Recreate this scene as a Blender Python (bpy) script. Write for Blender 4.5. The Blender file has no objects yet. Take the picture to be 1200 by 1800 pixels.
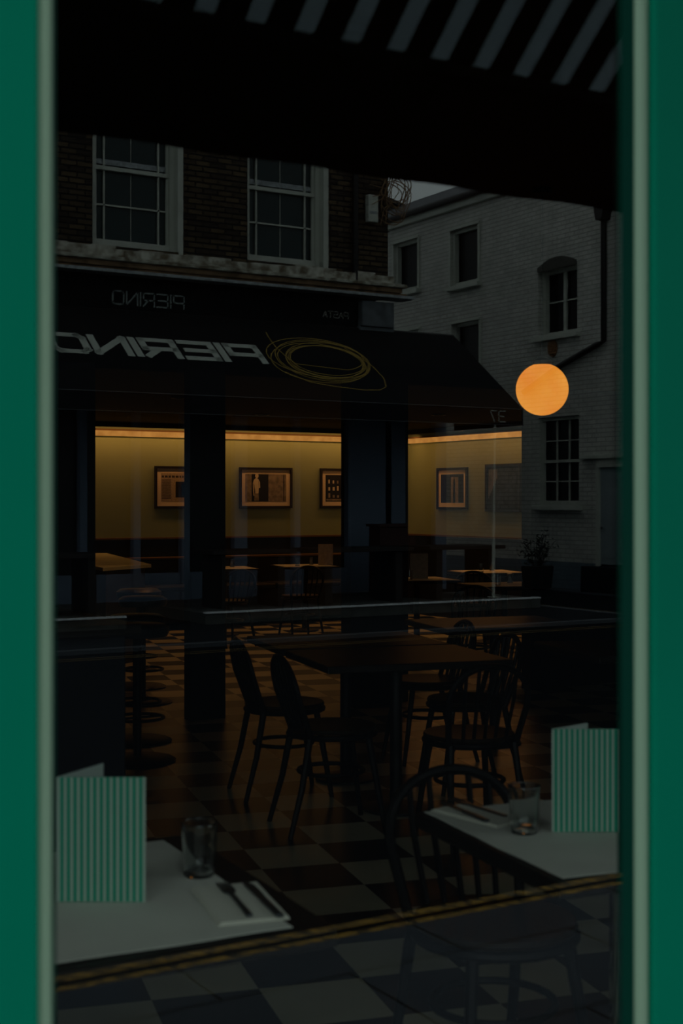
import bpy, bmesh, math, random
from mathutils import Vector, Matrix
PI = math.pi
random.seed(7)
S = bpy.context.scene
COL = S.collection

# ---------------------------------------------------------------- camera, world, exposure
EYE = 1.5            # eye height
CAMY = -1.3          # the camera stands 1.3 m in front of the window pane (pane plane: y = 0)
F = 2400.0           # focal length in pixels of a 1200 x 1800 frame
YAW = math.radians(30.96)
cam = bpy.data.cameras.new('camera')
cam.sensor_fit = 'HORIZONTAL'; cam.sensor_width = 24.0; cam.lens = 48.0
cam.shift_y = -20.0/1200.0
cam.clip_start = 0.05; cam.clip_end = 200
cam.dof.use_dof = True; cam.dof.focus_distance = 15.0; cam.dof.aperture_fstop = 5.4
camo = bpy.data.objects.new('camera', cam); COL.objects.link(camo)
camo.location = (0, CAMY, EYE); camo.rotation_euler = (PI/2, 0, -YAW)
S.camera = camo

W = bpy.data.worlds.new('sky'); S.world = W; W.use_nodes = True
wn = W.node_tree; bg = wn.nodes['Background']
tc = wn.nodes.new('ShaderNodeTexCoord'); sp = wn.nodes.new('ShaderNodeSeparateXYZ')
rmp = wn.nodes.new('ShaderNodeValToRGB')
nz = wn.nodes.new('ShaderNodeTexNoise'); nz.inputs['Scale'].default_value = 2.5
mxw = wn.nodes.new('ShaderNodeMix'); mxw.data_type = 'RGBA'; mxw.blend_type = 'MULTIPLY'; mxw.inputs[0].default_value = 0.25
wn.links.new(tc.outputs['Generated'], sp.inputs[0]); wn.links.new(tc.outputs['Generated'], nz.inputs['Vector'])
wn.links.new(sp.outputs['Z'], rmp.inputs[0])
rmp.color_ramp.elements[0].position = 0.0; rmp.color_ramp.elements[0].color = (.66, .78, .80, 1)
rmp.color_ramp.elements[1].position = 0.7; rmp.color_ramp.elements[1].color = (.86, .97, .96, 1)
wn.links.new(rmp.outputs[0], mxw.inputs[6]); wn.links.new(nz.outputs['Fac'], mxw.inputs[7])
wn.links.new(mxw.outputs[2], bg.inputs[0])
bg.inputs[1].default_value = 1.15

vs = S.view_settings
S.display_settings.display_device = 'sRGB'
vs.view_transform = 'Standard'; vs.look = 'None'; vs.gamma = 1.0; vs.use_curve_mapping = False
vs.exposure = 0.0
cy = S.cycles
cy.use_adaptive_sampling = False
cy.use_denoising = True
cy.max_bounces = 10; cy.diffuse_bounces = 4; cy.glossy_bounces = 5; cy.transmission_bounces = 8; cy.transparent_max_bounces = 16
cy.sample_clamp_indirect = 4.0
cy.caustics_reflective = False; cy.caustics_refractive = False

# light levels
COVE_POWER = 17.0
CORNICE_GLOW = 0.52
GLOBE = 0.85

# ---------------------------------------------------------------- geometry helpers
class MB:
    def __init__(s): s.bm = bmesh.new()
    def hexa(s, p):
        v = [s.bm.verts.new(q) for q in p]
        for f in ((0,1,3,2),(4,6,7,5),(0,4,5,1),(2,3,7,6),(0,2,6,4),(1,5,7,3)):
            s.bm.faces.new([v[i] for i in f])
        return s
    def box(s, x0, x1, y0, y1, z0, z1):
        return s.hexa([(x,y,z) for x in (x0,x1) for y in (y0,y1) for z in (z0,z1)])
    def ubox(s, M, u0, u1, v0, v1, d0, d1):
        return s.hexa([M(u,v,d) for u in (u0,u1) for v in (v0,v1) for d in (d0,d1)])
    def tube(s, pts, r, n=10, closed=False):
        pts = [Vector(p) for p in pts]; m = len(pts)
        rs = r if isinstance(r, (list, tuple)) else [r]*m
        rings = []
        up = Vector((0,0,1))
        t0 = (pts[1]-pts[0]).normalized()
        if abs(t0.dot(up)) > .95: up = Vector((1,0,0))
        nrm = (up - t0*up.dot(t0)).normalized()
        for i, p in enumerate(pts):
            if closed: t = (pts[(i+1) % m]-pts[i-1]).normalized()
            else: t = (pts[min(i+1, m-1)]-pts[max(i-1, 0)]).normalized()
            nrm = (nrm - t*nrm.dot(t)).normalized(); b = t.cross(nrm)
            rings.append([s.bm.verts.new(p + (nrm*math.cos(a)+b*math.sin(a))*rs[i]) for a in [2*PI*k/n for k in range(n)]])
        for i in range(m if closed else m-1):
            A, B = rings[i], rings[(i+1) % m]
            for k in range(n): s.bm.faces.new((A[k], A[(k+1) % n], B[(k+1) % n], B[k]))
        if not closed:
            s.bm.faces.new(rings[0][::-1]); s.bm.faces.new(rings[-1])
        return s
    def lathe(s, prof, c=(0,0,0), n=32):
        rings = []
        for r, z in prof:
            if r < 1e-6: rings.append([s.bm.verts.new((c[0], c[1], c[2]+z))])
            else: rings.append([s.bm.verts.new((c[0]+r*math.cos(2*PI*k/n), c[1]+r*math.sin(2*PI*k/n), c[2]+z)) for k in range(n)])
        for A, B in zip(rings, rings[1:]):
            for k in range(n):
                a = A[k % len(A)]; b = A[(k+1) % len(A)]; c2 = B[(k+1) % len(B)]; d = B[k % len(B)]
                vv = []
                for q in (a, b, c2, d):
                    if q not in vv: vv.append(q)
                if len(vv) > 2: s.bm.faces.new(vv)
        return s
    def prism(s, pts, vec):
        a = [s.bm.verts.new(p) for p in pts]; vec = Vector(vec)
        b = [s.bm.verts.new(Vector(p)+vec) for p in pts]; n = len(a)
        s.bm.faces.new(a); s.bm.faces.new(b[::-1])
        for i in range(n): s.bm.faces.new((a[i], b[i], b[(i+1) % n], a[(i+1) % n]))
        return s
    def build(s, name, m, parent=None, world=False, smooth=False, bevel=0):
        bmesh.ops.recalc_face_normals(s.bm, faces=s.bm.faces)
        if world and parent is not None:
            o0 = parent_world(parent)
            bmesh.ops.translate(s.bm, verts=s.bm.verts, vec=-o0)
        me = bpy.data.meshes.new(name); s.bm.to_mesh(me); s.bm.free()
        me.materials.append(m)
        if smooth:
            for p in me.polygons: p.use_smooth = True
            try: me.set_sharp_from_angle(angle=math.radians(40))
            except Exception: pass
        o = bpy.data.objects.new(name, me); COL.objects.link(o); o.parent = parent
        if bevel:
            b = o.modifiers.new('bevel', 'BEVEL'); b.width = bevel; b.segments = 2; b.limit_method = 'ANGLE'
        return o

def parent_world(p):
    v = Vector((0,0,0))
    while p is not None: v += p.location; p = p.parent
    return v

def tag(o, label=None, cat=None, group=None, kind=None):
    if label: o['label'] = label
    if cat: o['category'] = cat
    if group: o['group'] = group
    if kind: o['kind'] = kind
    return o
def empty(name, loc=(0,0,0), rz=0, label=None, cat=None, group=None, kind=None):
    o = bpy.data.objects.new(name, None); COL.objects.link(o); o.location = loc; o.rotation_euler = (0,0,rz)
    o.empty_display_size = .1
    return tag(o, label, cat, group, kind)
def copy_tree(o, parent=None):
    c = o.copy(); COL.objects.link(c); c.parent = parent
    for ch in [x for x in COL.objects if x.parent == o]: copy_tree(ch, c)
    return c
def place(o, x, y, z=0, rz=0, label=None, group=None):
    o.location = (x, y, z); o.rotation_euler = (0,0,rz)
    if label: o['label'] = label
    if group: o['group'] = group
    return o

def IN(X, Y, Z=0):            # inside the restaurant, Y counted from the camera
    return Vector((X, Y+CAMY, Z))
def yi(Y): return Y+CAMY      # inside
def yo(Y): return -(Y+CAMY)   # across the street: seen as far behind the pane as it stands before it

# ---------------------------------------------------------------- materials
MATS = {}
def mat(name, col, rough=.6, spec=.4, metal=0, noise=None, bump=0, bscale=60, coat=0):
    if name in MATS: return MATS[name]
    m = bpy.data.materials.new(name); m.use_nodes = True; nt = m.node_tree; b = nt.nodes['Principled BSDF']
    b.inputs['Base Color'].default_value = (*col, 1); b.inputs['Roughness'].default_value = rough
    b.inputs['Specular IOR Level'].default_value = spec; b.inputs['Metallic'].default_value = metal
    b.inputs['Coat Weight'].default_value = coat
    g = nt.nodes.new('ShaderNodeNewGeometry')
    if noise:
        sc, amt = noise[0], noise[1]; col2 = noise[2] if len(noise) > 2 else tuple(c*(1-amt) for c in col)
        n = nt.nodes.new('ShaderNodeTexNoise'); n.inputs['Scale'].default_value = sc; n.inputs['Detail'].default_value = 6
        r = nt.nodes.new('ShaderNodeValToRGB'); r.color_ramp.elements[0].position = .35; r.color_ramp.elements[1].position = .65
        r.color_ramp.elements[0].color = (*col2, 1); r.color_ramp.elements[1].color = (*col, 1)
        nt.links.new(g.outputs['Position'], n.inputs['Vector']); nt.links.new(n.outputs['Fac'], r.inputs[0]); nt.links.new(r.outputs[0], b.inputs['Base Color'])
    if bump:
        n2 = nt.nodes.new('ShaderNodeTexNoise'); n2.inputs['Scale'].default_value = bscale; n2.inputs['Detail'].default_value = 5
        bp = nt.nodes.new('ShaderNodeBump'); bp.inputs['Strength'].default_value = bump; bp.inputs['Distance'].default_value = .01
        nt.links.new(g.outputs['Position'], n2.inputs['Vector']); nt.links.new(n2.outputs['Fac'], bp.inputs['Height']); nt.links.new(bp.outputs[0], b.inputs['Normal'])
    MATS[name] = m; return m

def emis(name, col, strength, grad=None):
    m = bpy.data.materials.new(name); m.use_nodes = True; nt = m.node_tree; nt.nodes.remove(nt.nodes['Principled BSDF'])
    e = nt.nodes.new('ShaderNodeEmission'); e.inputs[0].default_value = (*col, 1); e.inputs[1].default_value = strength
    nt.links.new(e.outputs[0], nt.nodes['Material Output'].inputs[0])
    if grad:
        g = nt.nodes.new('ShaderNodeTexCoord'); n = nt.nodes.new('ShaderNodeTexNoise'); n.inputs['Scale'].default_value = grad[0]
        r = nt.nodes.new('ShaderNodeValToRGB'); r.color_ramp.elements[0].color = (*grad[1], 1); r.color_ramp.elements[1].color = (*col, 1)
        r.color_ramp.elements[0].position = .3; r.color_ramp.elements[1].position = .7
        nt.links.new(g.outputs['Object'], n.inputs['Vector']); nt.links.new(n.outputs['Fac'], r.inputs[0]); nt.links.new(r.outputs[0], e.inputs[0])
    return m

def brick_mat(name, axis, c1, c2, mortar, rough=.85, bump=.5, bw=.225, rh=.075, msize=.006, stain=None):
    m = bpy.data.materials.new(name); m.use_nodes = True; nt = m.node_tree; b = nt.nodes['Principled BSDF']
    b.inputs['Roughness'].default_value = rough; b.inputs['Specular IOR Level'].default_value = .2
    g = nt.nodes.new('ShaderNodeNewGeometry'); s = nt.nodes.new('ShaderNodeSeparateXYZ'); c = nt.nodes.new('ShaderNodeCombineXYZ')
    nt.links.new(g.outputs['Position'], s.inputs[0]); nt.links.new(s.outputs[axis], c.inputs[0]); nt.links.new(s.outputs['Z'], c.inputs[1])
    t = nt.nodes.new('ShaderNodeTexBrick'); t.inputs['Scale'].default_value = 1
    t.inputs['Brick Width'].default_value = bw; t.inputs['Row Height'].default_value = rh; t.inputs['Mortar Size'].default_value = msize
    t.inputs['Color1'].default_value = (*c1,1); t.inputs['Color2'].default_value = (*c2,1); t.inputs['Mortar'].default_value = (*mortar,1)
    nt.links.new(c.outputs[0], t.inputs['Vector'])
    n = nt.nodes.new('ShaderNodeTexNoise'); n.inputs['Scale'].default_value = 3; n.inputs['Detail'].default_value = 8
    nt.links.new(g.outputs['Position'], n.inputs['Vector'])
    mx = nt.nodes.new('ShaderNodeMix'); mx.data_type = 'RGBA'; mx.blend_type = 'MULTIPLY'; mx.inputs[0].default_value = stain or .5
    nt.links.new(t.outputs['Color'], mx.inputs[6]); nt.links.new(n.outputs['Fac'], mx.inputs[7]); nt.links.new(mx.outputs[2], b.inputs['Base Color'])
    bp = nt.nodes.new('ShaderNodeBump'); bp.inputs['Strength'].default_value = bump; bp.inputs['Distance'].default_value = .02; bp.invert = True
    nt.links.new(t.outputs['Fac'], bp.inputs['Height']); nt.links.new(bp.outputs[0], b.inputs['Normal'])
    return m

def pane_glass(name, ior=1.6, tint=(.97,.985,.975)):
    m = bpy.data.materials.new(name); m.use_nodes = True; nt = m.node_tree; nt.nodes.remove(nt.nodes['Principled BSDF'])
    g = nt.nodes.new('ShaderNodeNewGeometry'); v = nt.nodes.new('ShaderNodeMix'); v.inputs[2].default_value = ior; v.inputs[3].default_value = 1/ior
    nt.links.new(g.outputs['Backfacing'], v.inputs[0])
    fr = nt.nodes.new('ShaderNodeFresnel'); nt.links.new(v.outputs[0], fr.inputs['IOR'])
    tr = nt.nodes.new('ShaderNodeBsdfTransparent'); tr.inputs[0].default_value = (*tint, 1)
    gl = nt.nodes.new('ShaderNodeBsdfGlossy'); gl.inputs['Roughness'].default_value = 0; gl.inputs[0].default_value = (1,1,1,1)
    mx = nt.nodes.new('ShaderNodeMixShader')
    nt.links.new(fr.outputs[0], mx.inputs[0]); nt.links.new(tr.outputs[0], mx.inputs[1]); nt.links.new(gl.outputs[0], mx.inputs[2])
    nt.links.new(mx.outputs[0], nt.nodes['Material Output'].inputs[0])
    return m

def checker_mat(name, light, dark, size, ang, ox, oy):
    m = bpy.data.materials.new(name); m.use_nodes = True; nt = m.node_tree; b = nt.nodes['Principled BSDF']
    b.inputs['Roughness'].default_value = .32; b.inputs['Specular IOR Level'].default_value = .35
    g = nt.nodes.new('ShaderNodeNewGeometry'); mp = nt.nodes.new('ShaderNodeMapping'); mp.vector_type = 'TEXTURE'
    mp.inputs['Location'].default_value = (ox, oy, -.4); mp.inputs['Rotation'].default_value = (0,0,ang); mp.inputs['Scale'].default_value = (size,size,size*50)
    nt.links.new(g.outputs['Position'], mp.inputs['Vector'])
    t = nt.nodes.new('ShaderNodeTexChecker'); t.inputs['Scale'].default_value = 1
    t.inputs['Color1'].default_value = (*light,1); t.inputs['Color2'].default_value = (*dark,1)
    nt.links.new(mp.outputs[0], t.inputs['Vector'])
    n = nt.nodes.new('ShaderNodeTexNoise'); n.inputs['Scale'].default_value = 4; n.inputs['Detail'].default_value = 8
    nt.links.new(g.outputs['Position'], n.inputs['Vector'])
    mx = nt.nodes.new('ShaderNodeMix'); mx.data_type = 'RGBA'; mx.blend_type = 'MULTIPLY'; mx.inputs[0].default_value = .35
    nt.links.new(t.outputs['Color'], mx.inputs[6]); nt.links.new(n.outputs['Fac'], mx.inputs[7]); nt.links.new(mx.outputs[2], b.inputs['Base Color'])
    return m

def stripe_mat(name, c1, c2, period, duty, coord='Object', axis='X', offset=0, translucent=None):
    m = bpy.data.materials.new(name); m.use_nodes = True; nt = m.node_tree; b = nt.nodes['Principled BSDF']
    b.inputs['Roughness'].default_value = .7; b.inputs['Specular IOR Level'].default_value = .15
    if coord == 'Object': g = nt.nodes.new('ShaderNodeTexCoord'); src = g.outputs['Object']
    else: g = nt.nodes.new('ShaderNodeNewGeometry'); src = g.outputs['Position']
    s = nt.nodes.new('ShaderNodeSeparateXYZ'); nt.links.new(src, s.inputs[0])
    a = nt.nodes.new('ShaderNodeMath'); a.operation = 'SUBTRACT'; a.inputs[1].default_value = offset; nt.links.new(s.outputs[axis], a.inputs[0])
    f = nt.nodes.new('ShaderNodeMath'); f.operation = 'FLOORED_MODULO'; f.inputs[1].default_value = period; nt.links.new(a.outputs[0], f.inputs[0])
    l = nt.nodes.new('ShaderNodeMath'); l.operation = 'LESS_THAN'; l.inputs[1].default_value = period*duty; nt.links.new(f.outputs[0], l.inputs[0])
    mx = nt.nodes.new('ShaderNodeMix'); mx.data_type = 'RGBA'; nt.links.new(l.outputs[0], mx.inputs[0])
    mx.inputs[6].default_value = (*c2,1); mx.inputs[7].default_value = (*c1,1); nt.links.new(mx.outputs[2], b.inputs['Base Color'])
    if translucent:
        tl = nt.nodes.new('ShaderNodeBsdfTranslucent'); nt.links.new(mx.outputs[2], tl.inputs[0])
        ms = nt.nodes.new('ShaderNodeMixShader'); ms.inputs[0].default_value = translucent
        nt.links.new(b.outputs[0], ms.inputs[1]); nt.links.new(tl.outputs[0], ms.inputs[2]); nt.links.new(ms.outputs[0], nt.nodes['Material Output'].inputs[0])
    return m

GREEN = mat('green_gloss_paint', (.0002,.235,.140), .6, .04, noise=(3,.08))
DGREEN = mat('green_rebate_shade', (.001,.045,.030), .5, .1)  # darker copy of the frame green, shade of the recessed edge painted in
BEAD = mat('bead_sky_highlight', (.30,.44,.31), .5, .25)  # paler than the frame green: its sky highlight is put into the colour
GLASS = pane_glass('window_glass')
OUTWALL = mat('own_render', (.12,.16,.14), .8)
DARKWALL = mat('dark_navy_paint', (.012,.014,.020), .6, .2)
CEIL = mat('dark_ceiling_paint', (.035,.025,.016), .8, .1)
SAGE = mat('sage_wall_paint', (.27,.35,.24), .85, .1, noise=(1.5,.10))
PANEL = mat('navy_panelling', (.012,.016,.026), .6, .15)
BANQ = mat('navy_leather', (.010,.012,.018), .45, .3)
RAIL = mat('oak_rail', (.13,.085,.045), .6, .15)
BLACK = mat('black_frame_lacquer', (.012,.010,.010), .4, .3)
MATB = mat('cream_mount_board', (.78,.70,.60), .9, .05)
PRINT = mat('grey_photo_print', (.30,.27,.25), .6, .1, noise=(20,.4))
PRINTD = mat('dark_photo_print', (.02,.022,.028), .6, .1)
PRINTL = mat('pale_photo_print', (.62,.58,.52), .7, .1)
INK = mat('newspaper_ink', (.05,.045,.04), .8, .1)
NEWS = mat('newspaper_sheet', (.42,.36,.30), .9, .1, noise=(60,.3))
DWOOD = mat('dark_stained_wood', (.016,.012,.010), .45, .18, noise=(12,.3))
BENT = mat('black_bentwood', (.007,.006,.006), .45, .15)
CANE = mat('plywood_seat', (.018,.011,.006), .5, .15)
PAPER = mat('white_table_paper', (.66,.66,.59), .85, .1, noise=(8,.06), bump=.15, bscale=25)
NAPKIN = mat('white_napkin_cotton', (.68,.67,.58), .9, .05, bump=.2, bscale=40)
STEEL = mat('dull_cutlery_steel', (.10,.11,.12), .3, .5, metal=.8)
CHROME = mat('chrome', (.70,.74,.76), .12, .5, metal=1)
TILE = checker_mat('checkered_floor_tiles', (.52,.50,.36), (.018,.023,.028), .33, math.radians(-14), 2.90, 4.85+CAMY)
BRICK = brick_mat('brown_stock_brick', 'X', (.15,.105,.06), (.045,.035,.028), (.016,.015,.014), bump=1.0, msize=.011, stain=.7)
WBRICK = brick_mat('white_painted_brick', 'Y', (.80,.80,.74), (.68,.69,.64), (.46,.47,.43), rough=.8, bump=1.0, msize=.009, stain=.5)
WBRICKX = brick_mat('white_painted_brick_gable', 'X', (.80,.80,.74), (.68,.69,.64), (.46,.47,.43), rough=.8, bump=1.0, msize=.009, stain=.5)
PLINTH = brick_mat('blue_grey_painted_plinth', 'Y', (.20,.27,.32), (.17,.23,.28), (.12,.16,.20), bump=.9)
WPAINT = mat('white_joinery_paint', (.58,.61,.54), .6, .2, noise=(6,.15))
STUCCO = mat('weathered_white_stucco', (.62,.62,.54), .85, .1, noise=(9,.75,(.16,.13,.09)), bump=.5, bscale=12)
CORN = mat('stained_cornice', (.35,.22,.13), .85, .1, noise=(7,.7), bump=.4, bscale=15)
LEAD = mat('grey_lead_edge', (.42,.46,.48), .6, .2, noise=(20,.5))
FASC = mat('black_fascia_paint', (.008,.009,.011), .7, .06)
FABB = mat('black_awning_fabric', (.012,.012,.014), .9, .05)
LETW = mat('off_white_lettering', (.48,.52,.47), .7, .1)
LETG = mat('grey_lettering', (.24,.28,.27), .7, .1)
LETF = mat('faint_grey_lettering', (.20,.20,.18), .7, .1)
YELL = mat('mustard_printed_line', (.40,.27,.07), .7, .1)
WINB = mat('dark_window_pane', (.022,.036,.038), .2, .22)
WIND = mat('unlit_window_pane', (.006,.007,.008), .3, .15)
CURT = mat('sheer_blind_cloth', (.12,.17,.17), .9, .05)
SLATE = mat('roof_slate', (.06,.07,.085), .6, .2, noise=(10,.4), bump=.4, bscale=10)
IRON = mat('black_cast_iron', (.008,.008,.009), .5, .3)
ROAD = mat('wet_asphalt', (.013,.015,.018), .95, .0, noise=(60,.4), bump=.4, bscale=120)
PAVE = brick_mat('paving_slabs', 'X', (.075,.092,.115), (.062,.078,.10), (.02,.024,.028), bw=.9, rh=.6, msize=.008, bump=.3, stain=.4)
KERB = mat('granite_kerb', (.08,.09,.105), .7, .2, noise=(40,.3))
YLINE = mat('yellow_road_paint', (.55,.32,.06), .75, .1, noise=(25,.9,(.05,.045,.035)))
DECK = mat('terrace_deck_boards', (.085,.09,.085), .7, .2, noise=(10,.4))
NOSE = mat('white_deck_nosing', (.80,.86,.90), .5, .3)
BLUEG = mat('pale_blue_shopfront_paint', (.15,.20,.28), .6, .2)
TWOOD = mat('terrace_table_wood', (.018,.014,.013), .6, .2)
REDW = mat('red_brown_planter_wood', (.045,.018,.015), .7, .2)
LEAF = mat('dark_evergreen_leaf', (.012,.020,.012), .6, .15)
POT = mat('black_planter', (.012,.012,.014), .6, .2)
TERRA = mat('rusty_terracotta', (.42,.22,.11), .8, .1, noise=(30,.5))
WIRE = mat('rusty_wire', (.24,.15,.08), .7, .2)
DOORB = mat('blue_grey_door_paint', (.26,.32,.34), .5, .3)

# paving slabs lie flat: map x,y
for nd in PAVE.node_tree.nodes:
    if nd.type == 'SEPXYZ': sep = nd
    if nd.type == 'COMBXYZ': cmb = nd
PAVE.node_tree.links.new(sep.outputs['Y'], cmb.inputs[1])

# ---------------------------------------------------------------- shell of the restaurant (inside)
B = MB
YB = 15.2
def struct(name, b, m, **k): return tag(b.build(name, m, **k), kind='structure')
struct('floor', B().box(-3.2, 10.4, .12, yi(YB)+.2, -.1, 0), TILE)
struct('wall_back', B().box(-3.2, 10.4, yi(YB), yi(YB)+.2, 0, 2.6), SAGE)
struct('wall_right', B().box(10.19, 10.4, yi(8.8), yi(YB), 0, 2.6), SAGE)
struct('wall_left', B().box(-3.4, -3.2, -.02, yi(YB)+.2, 0, 3.2), DARKWALL)
struct('wall_right_front', B().box(8.5, 8.7, .12, yi(8.5), 0, 3.2), DARKWALL)
struct('ceiling', B().box(-3.2, 8.7, .12, yi(8.8), 3.1, 3.25), CEIL)
struct('ceiling_low', B().box(-3.2, 10.4, yi(8.5), yi(YB)-.0, 2.40, 2.5), CEIL)
struct('beam', B().box(-3.2, 8.7, yi(8.5), yi(8.8), 2.40, 3.1), CEIL)
# pillars and solid walls of the divider
struct('wall_divider_left', B().box(-3.2, 3.22, yi(8.5), yi(8.62), 0, 2.4), DARKWALL)
struct('wall_divider_right', B().box(6.85, 10.4, yi(8.5), yi(8.62), 0, 2.4), DARKWALL)
struct('pillar_middle', B().box(3.90, 4.165, yi(8.5), yi(8.5)+.10, 0, 2.4), DARKWALL)
struct('pillar_wide', B().box(5.18, 5.68, yi(8.5), yi(8.5)+.14, 0, 2.4), DARKWALL)
# dado panelling, rails and light coves
struct('panelling_back', B().box(3.2, 10.19, yi(YB)-.03, yi(YB), 0, 1.035), PANEL)
struct('panelling_right', B().box(10.16, 10.19, yi(8.8), yi(YB)-.03, 0, 1.035), PANEL)
struct('trim_1', B().box(3.2, 10.19, yi(YB)-.045, yi(YB), 1.035, 1.06), RAIL, bevel=.004)
struct('trim_2', B().box(10.145, 10.19, yi(8.8), yi(YB)-.045, 1.035, 1.06), RAIL, bevel=.004)
struct('trim_3', B().box(3.2, 9.75, yi(14.74), yi(14.76), 2.345, 2.40), CEIL)
struct('trim_4', B().box(9.73, 9.75, yi(8.9), yi(14.74), 2.345, 2.40), CEIL)

CORNICE_LIT = emis('lit_cornice_glow', (1.0, .42, .09), CORNICE_GLOW, (9, (.72,.28,.055)))  # plaster cornice lit by the cove, given a glow of its own
def cove_light(name, a, b2, label, loc, size, rz, power):
    e = empty(name, loc, 0, label, 'light fitting', 'cove lights')
    B().box(*a).build('glow_band', CORNICE_LIT, e, world=True)
    B().box(*b2).build('cornice_cap', RAIL, e, world=True)
    l = bpy.data.lights.new('cove_lamp', 'AREA'); l.shape = 'RECTANGLE'; l.size = size; l.size_y = .10
    l.color = (1.0, .40, .10); l.energy = power
    lo = bpy.data.objects.new('cove_lamp', l); COL.objects.link(lo); lo.parent = e
    return lo
lo = cove_light('cove_light', (3.2,10.19,yi(YB)-.03,yi(YB),2.262,2.325), (3.2,10.19,yi(YB)-.05,yi(YB),2.325,2.345),
    'long cornice along the top of the back wall, its lit look made to glow, under a cove lamp', (6.7, yi(YB), 2.24), 6.8, 0, COVE_POWER)
lo.location = (0, -.22, .135); lo.rotation_euler = (math.radians(12), 0, 0)
lo = cove_light('cove_light', (10.16,10.19,yi(8.8),yi(YB)-.03,2.262,2.325), (10.14,10.19,yi(8.8),yi(YB)-.05,2.325,2.345),
    'cornice on the side wall running up from the corner, its lit look made to glow, under a cove lamp', (10.19, yi(12), 2.24), 5.6, 0, COVE_POWER*.75)
lo.location = (-.22, 0, .135); lo.rotation_euler = (math.radians(12), 0, PI/2)

DLP = 15.0
for (x, Y, l) in ((4.9, 10.9, 'recessed ceiling spotlight over the floor by the left counter'), (6.6, 12.6, 'recessed ceiling spotlight over the banquette tables'), (8.2, 11.7, 'recessed ceiling spotlight over the tables by the side wall')):
    e = empty('ceiling_spotlight', (x, yi(Y), 2.39), 0, l, 'light fitting', 'ceiling spotlights in the back room')
    B().lathe([(.055,0),(.075,0),(.075,.008),(.055,.012),(.055,0)]).build('trim_ring', BLACK, e, smooth=True)
    l_ = bpy.data.lights.new('spot_lamp', 'SPOT'); l_.energy = DLP; l_.color = (1.0, .43, .14); l_.spot_size = math.radians(84); l_.spot_blend = .6; l_.shadow_soft_size = .04
    lo = bpy.data.objects.new('spot_lamp', l_); COL.objects.link(lo); lo.parent = e; lo.location = (0,0,-.005)

# ---------------------------------------------------------------- the shop window we look through
def shop_window(name, x0, x1, label_bead=True):
    w = empty(name, (x0, 0, .45), kind='structure')
    B().box(x0, x1, -.004, .004, .45, 2.75).build('pane', GLASS, w, world=True)
    f = B(); f.box(x0, x1, -.05, .05, .38, .45); f.box(x0, x1, -.05, .05, 2.75, 2.85)
    f.build('sill_rail', GREEN, w, world=True, bevel=.004)
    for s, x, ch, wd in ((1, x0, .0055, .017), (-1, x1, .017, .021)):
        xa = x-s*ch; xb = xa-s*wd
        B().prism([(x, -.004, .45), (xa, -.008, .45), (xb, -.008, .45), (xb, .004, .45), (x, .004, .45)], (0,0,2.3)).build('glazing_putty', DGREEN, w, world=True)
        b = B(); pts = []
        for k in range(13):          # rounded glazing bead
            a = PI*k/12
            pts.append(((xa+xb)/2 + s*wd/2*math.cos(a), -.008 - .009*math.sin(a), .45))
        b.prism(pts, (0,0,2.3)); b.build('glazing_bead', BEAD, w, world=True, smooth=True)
    return w
shop_window('window_1', .45, 1.19)
shop_window('window_2', -.55, .19)
shop_window('window_3', 1.46, 2.30)
shop_window('window_4', 2.56, 3.40)
for i, (a, b) in enumerate(((.228, .4275), (1.228, 1.4375), (2.338, 2.5375), (-.85, -.5725))):
    p = struct('window_post_%d' % (i+1), B().box(a, b, -.022, .004, .0, 2.85), GREEN, bevel=.004)
shop_window('window_5', -2.6, -.85)  # unseen bay, added to let more daylight onto the floor
struct('wall_shopfront_base', B().box(-2.6, 3.427, -.03, .10, 0, .38), GREEN)
struct('wall_shopfront_head', B().box(-3.4, 8.7, -.03, .12, 2.85, 4.9), OUTWALL)
struct('wall_shopfront_side', B().box(3.427, 8.7, -.02, .12, 0, 2.85), OUTWALL)
struct('wall_shopfront_far', B().box(-3.4, -2.6, -.02, .12, 0, 2.85), OUTWALL)

# ---------------------------------------------------------------- our striped awning, seen mirrored at the top
AX0, AX1 = .75, 4.0
STR = stripe_mat('striped_awning_canvas', (.62,.68,.72), (.010,.010,.012), .147, .40, 'World', 'X', 1.915, translucent=.5)
aw = empty('striped_awning', (2.4, 0, 2.75), 0, 'black and white striped awning above the shop window, reflected at the top', 'awning')
ya = yo(3.2)
B().hexa([(x, y, z+dz) for x in (AX0, AX1) for (y, z) in ((-.03, 4.39), (ya, 2.75)) for dz in (0, .004)]).build('canopy', STR, aw, world=True)
b = B(); b.tube([(AX0, ya, 2.74), (AX1, ya, 2.74)], .02); b.build('front_bar', IRON, aw, world=True, smooth=True)
b = B()
n = 40
for k in range(n):
    x = AX0+(AX1-AX0)*k/n; x2 = AX0+(AX1-AX0)*(k+1)/n
    w1 = .012*math.sin(k*1.1); w2 = .012*math.sin((k+1)*1.1)
    b.hexa([(xx, ya-.02+ww+t, z) for (xx, ww) in ((x, w1), (x2, w2)) for t in (0,.004) for z in (2.405, 2.745)])
b.build('valance', FABB, aw, world=True)
for x in (1.56, 3.8):
    B().tube([(x, -.03, 2.95), (x+.05, ya*.55, 3.05), (x, ya+.02, 2.76)], .014).build('folding_arm', IRON, aw, world=True, smooth=True)

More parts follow.
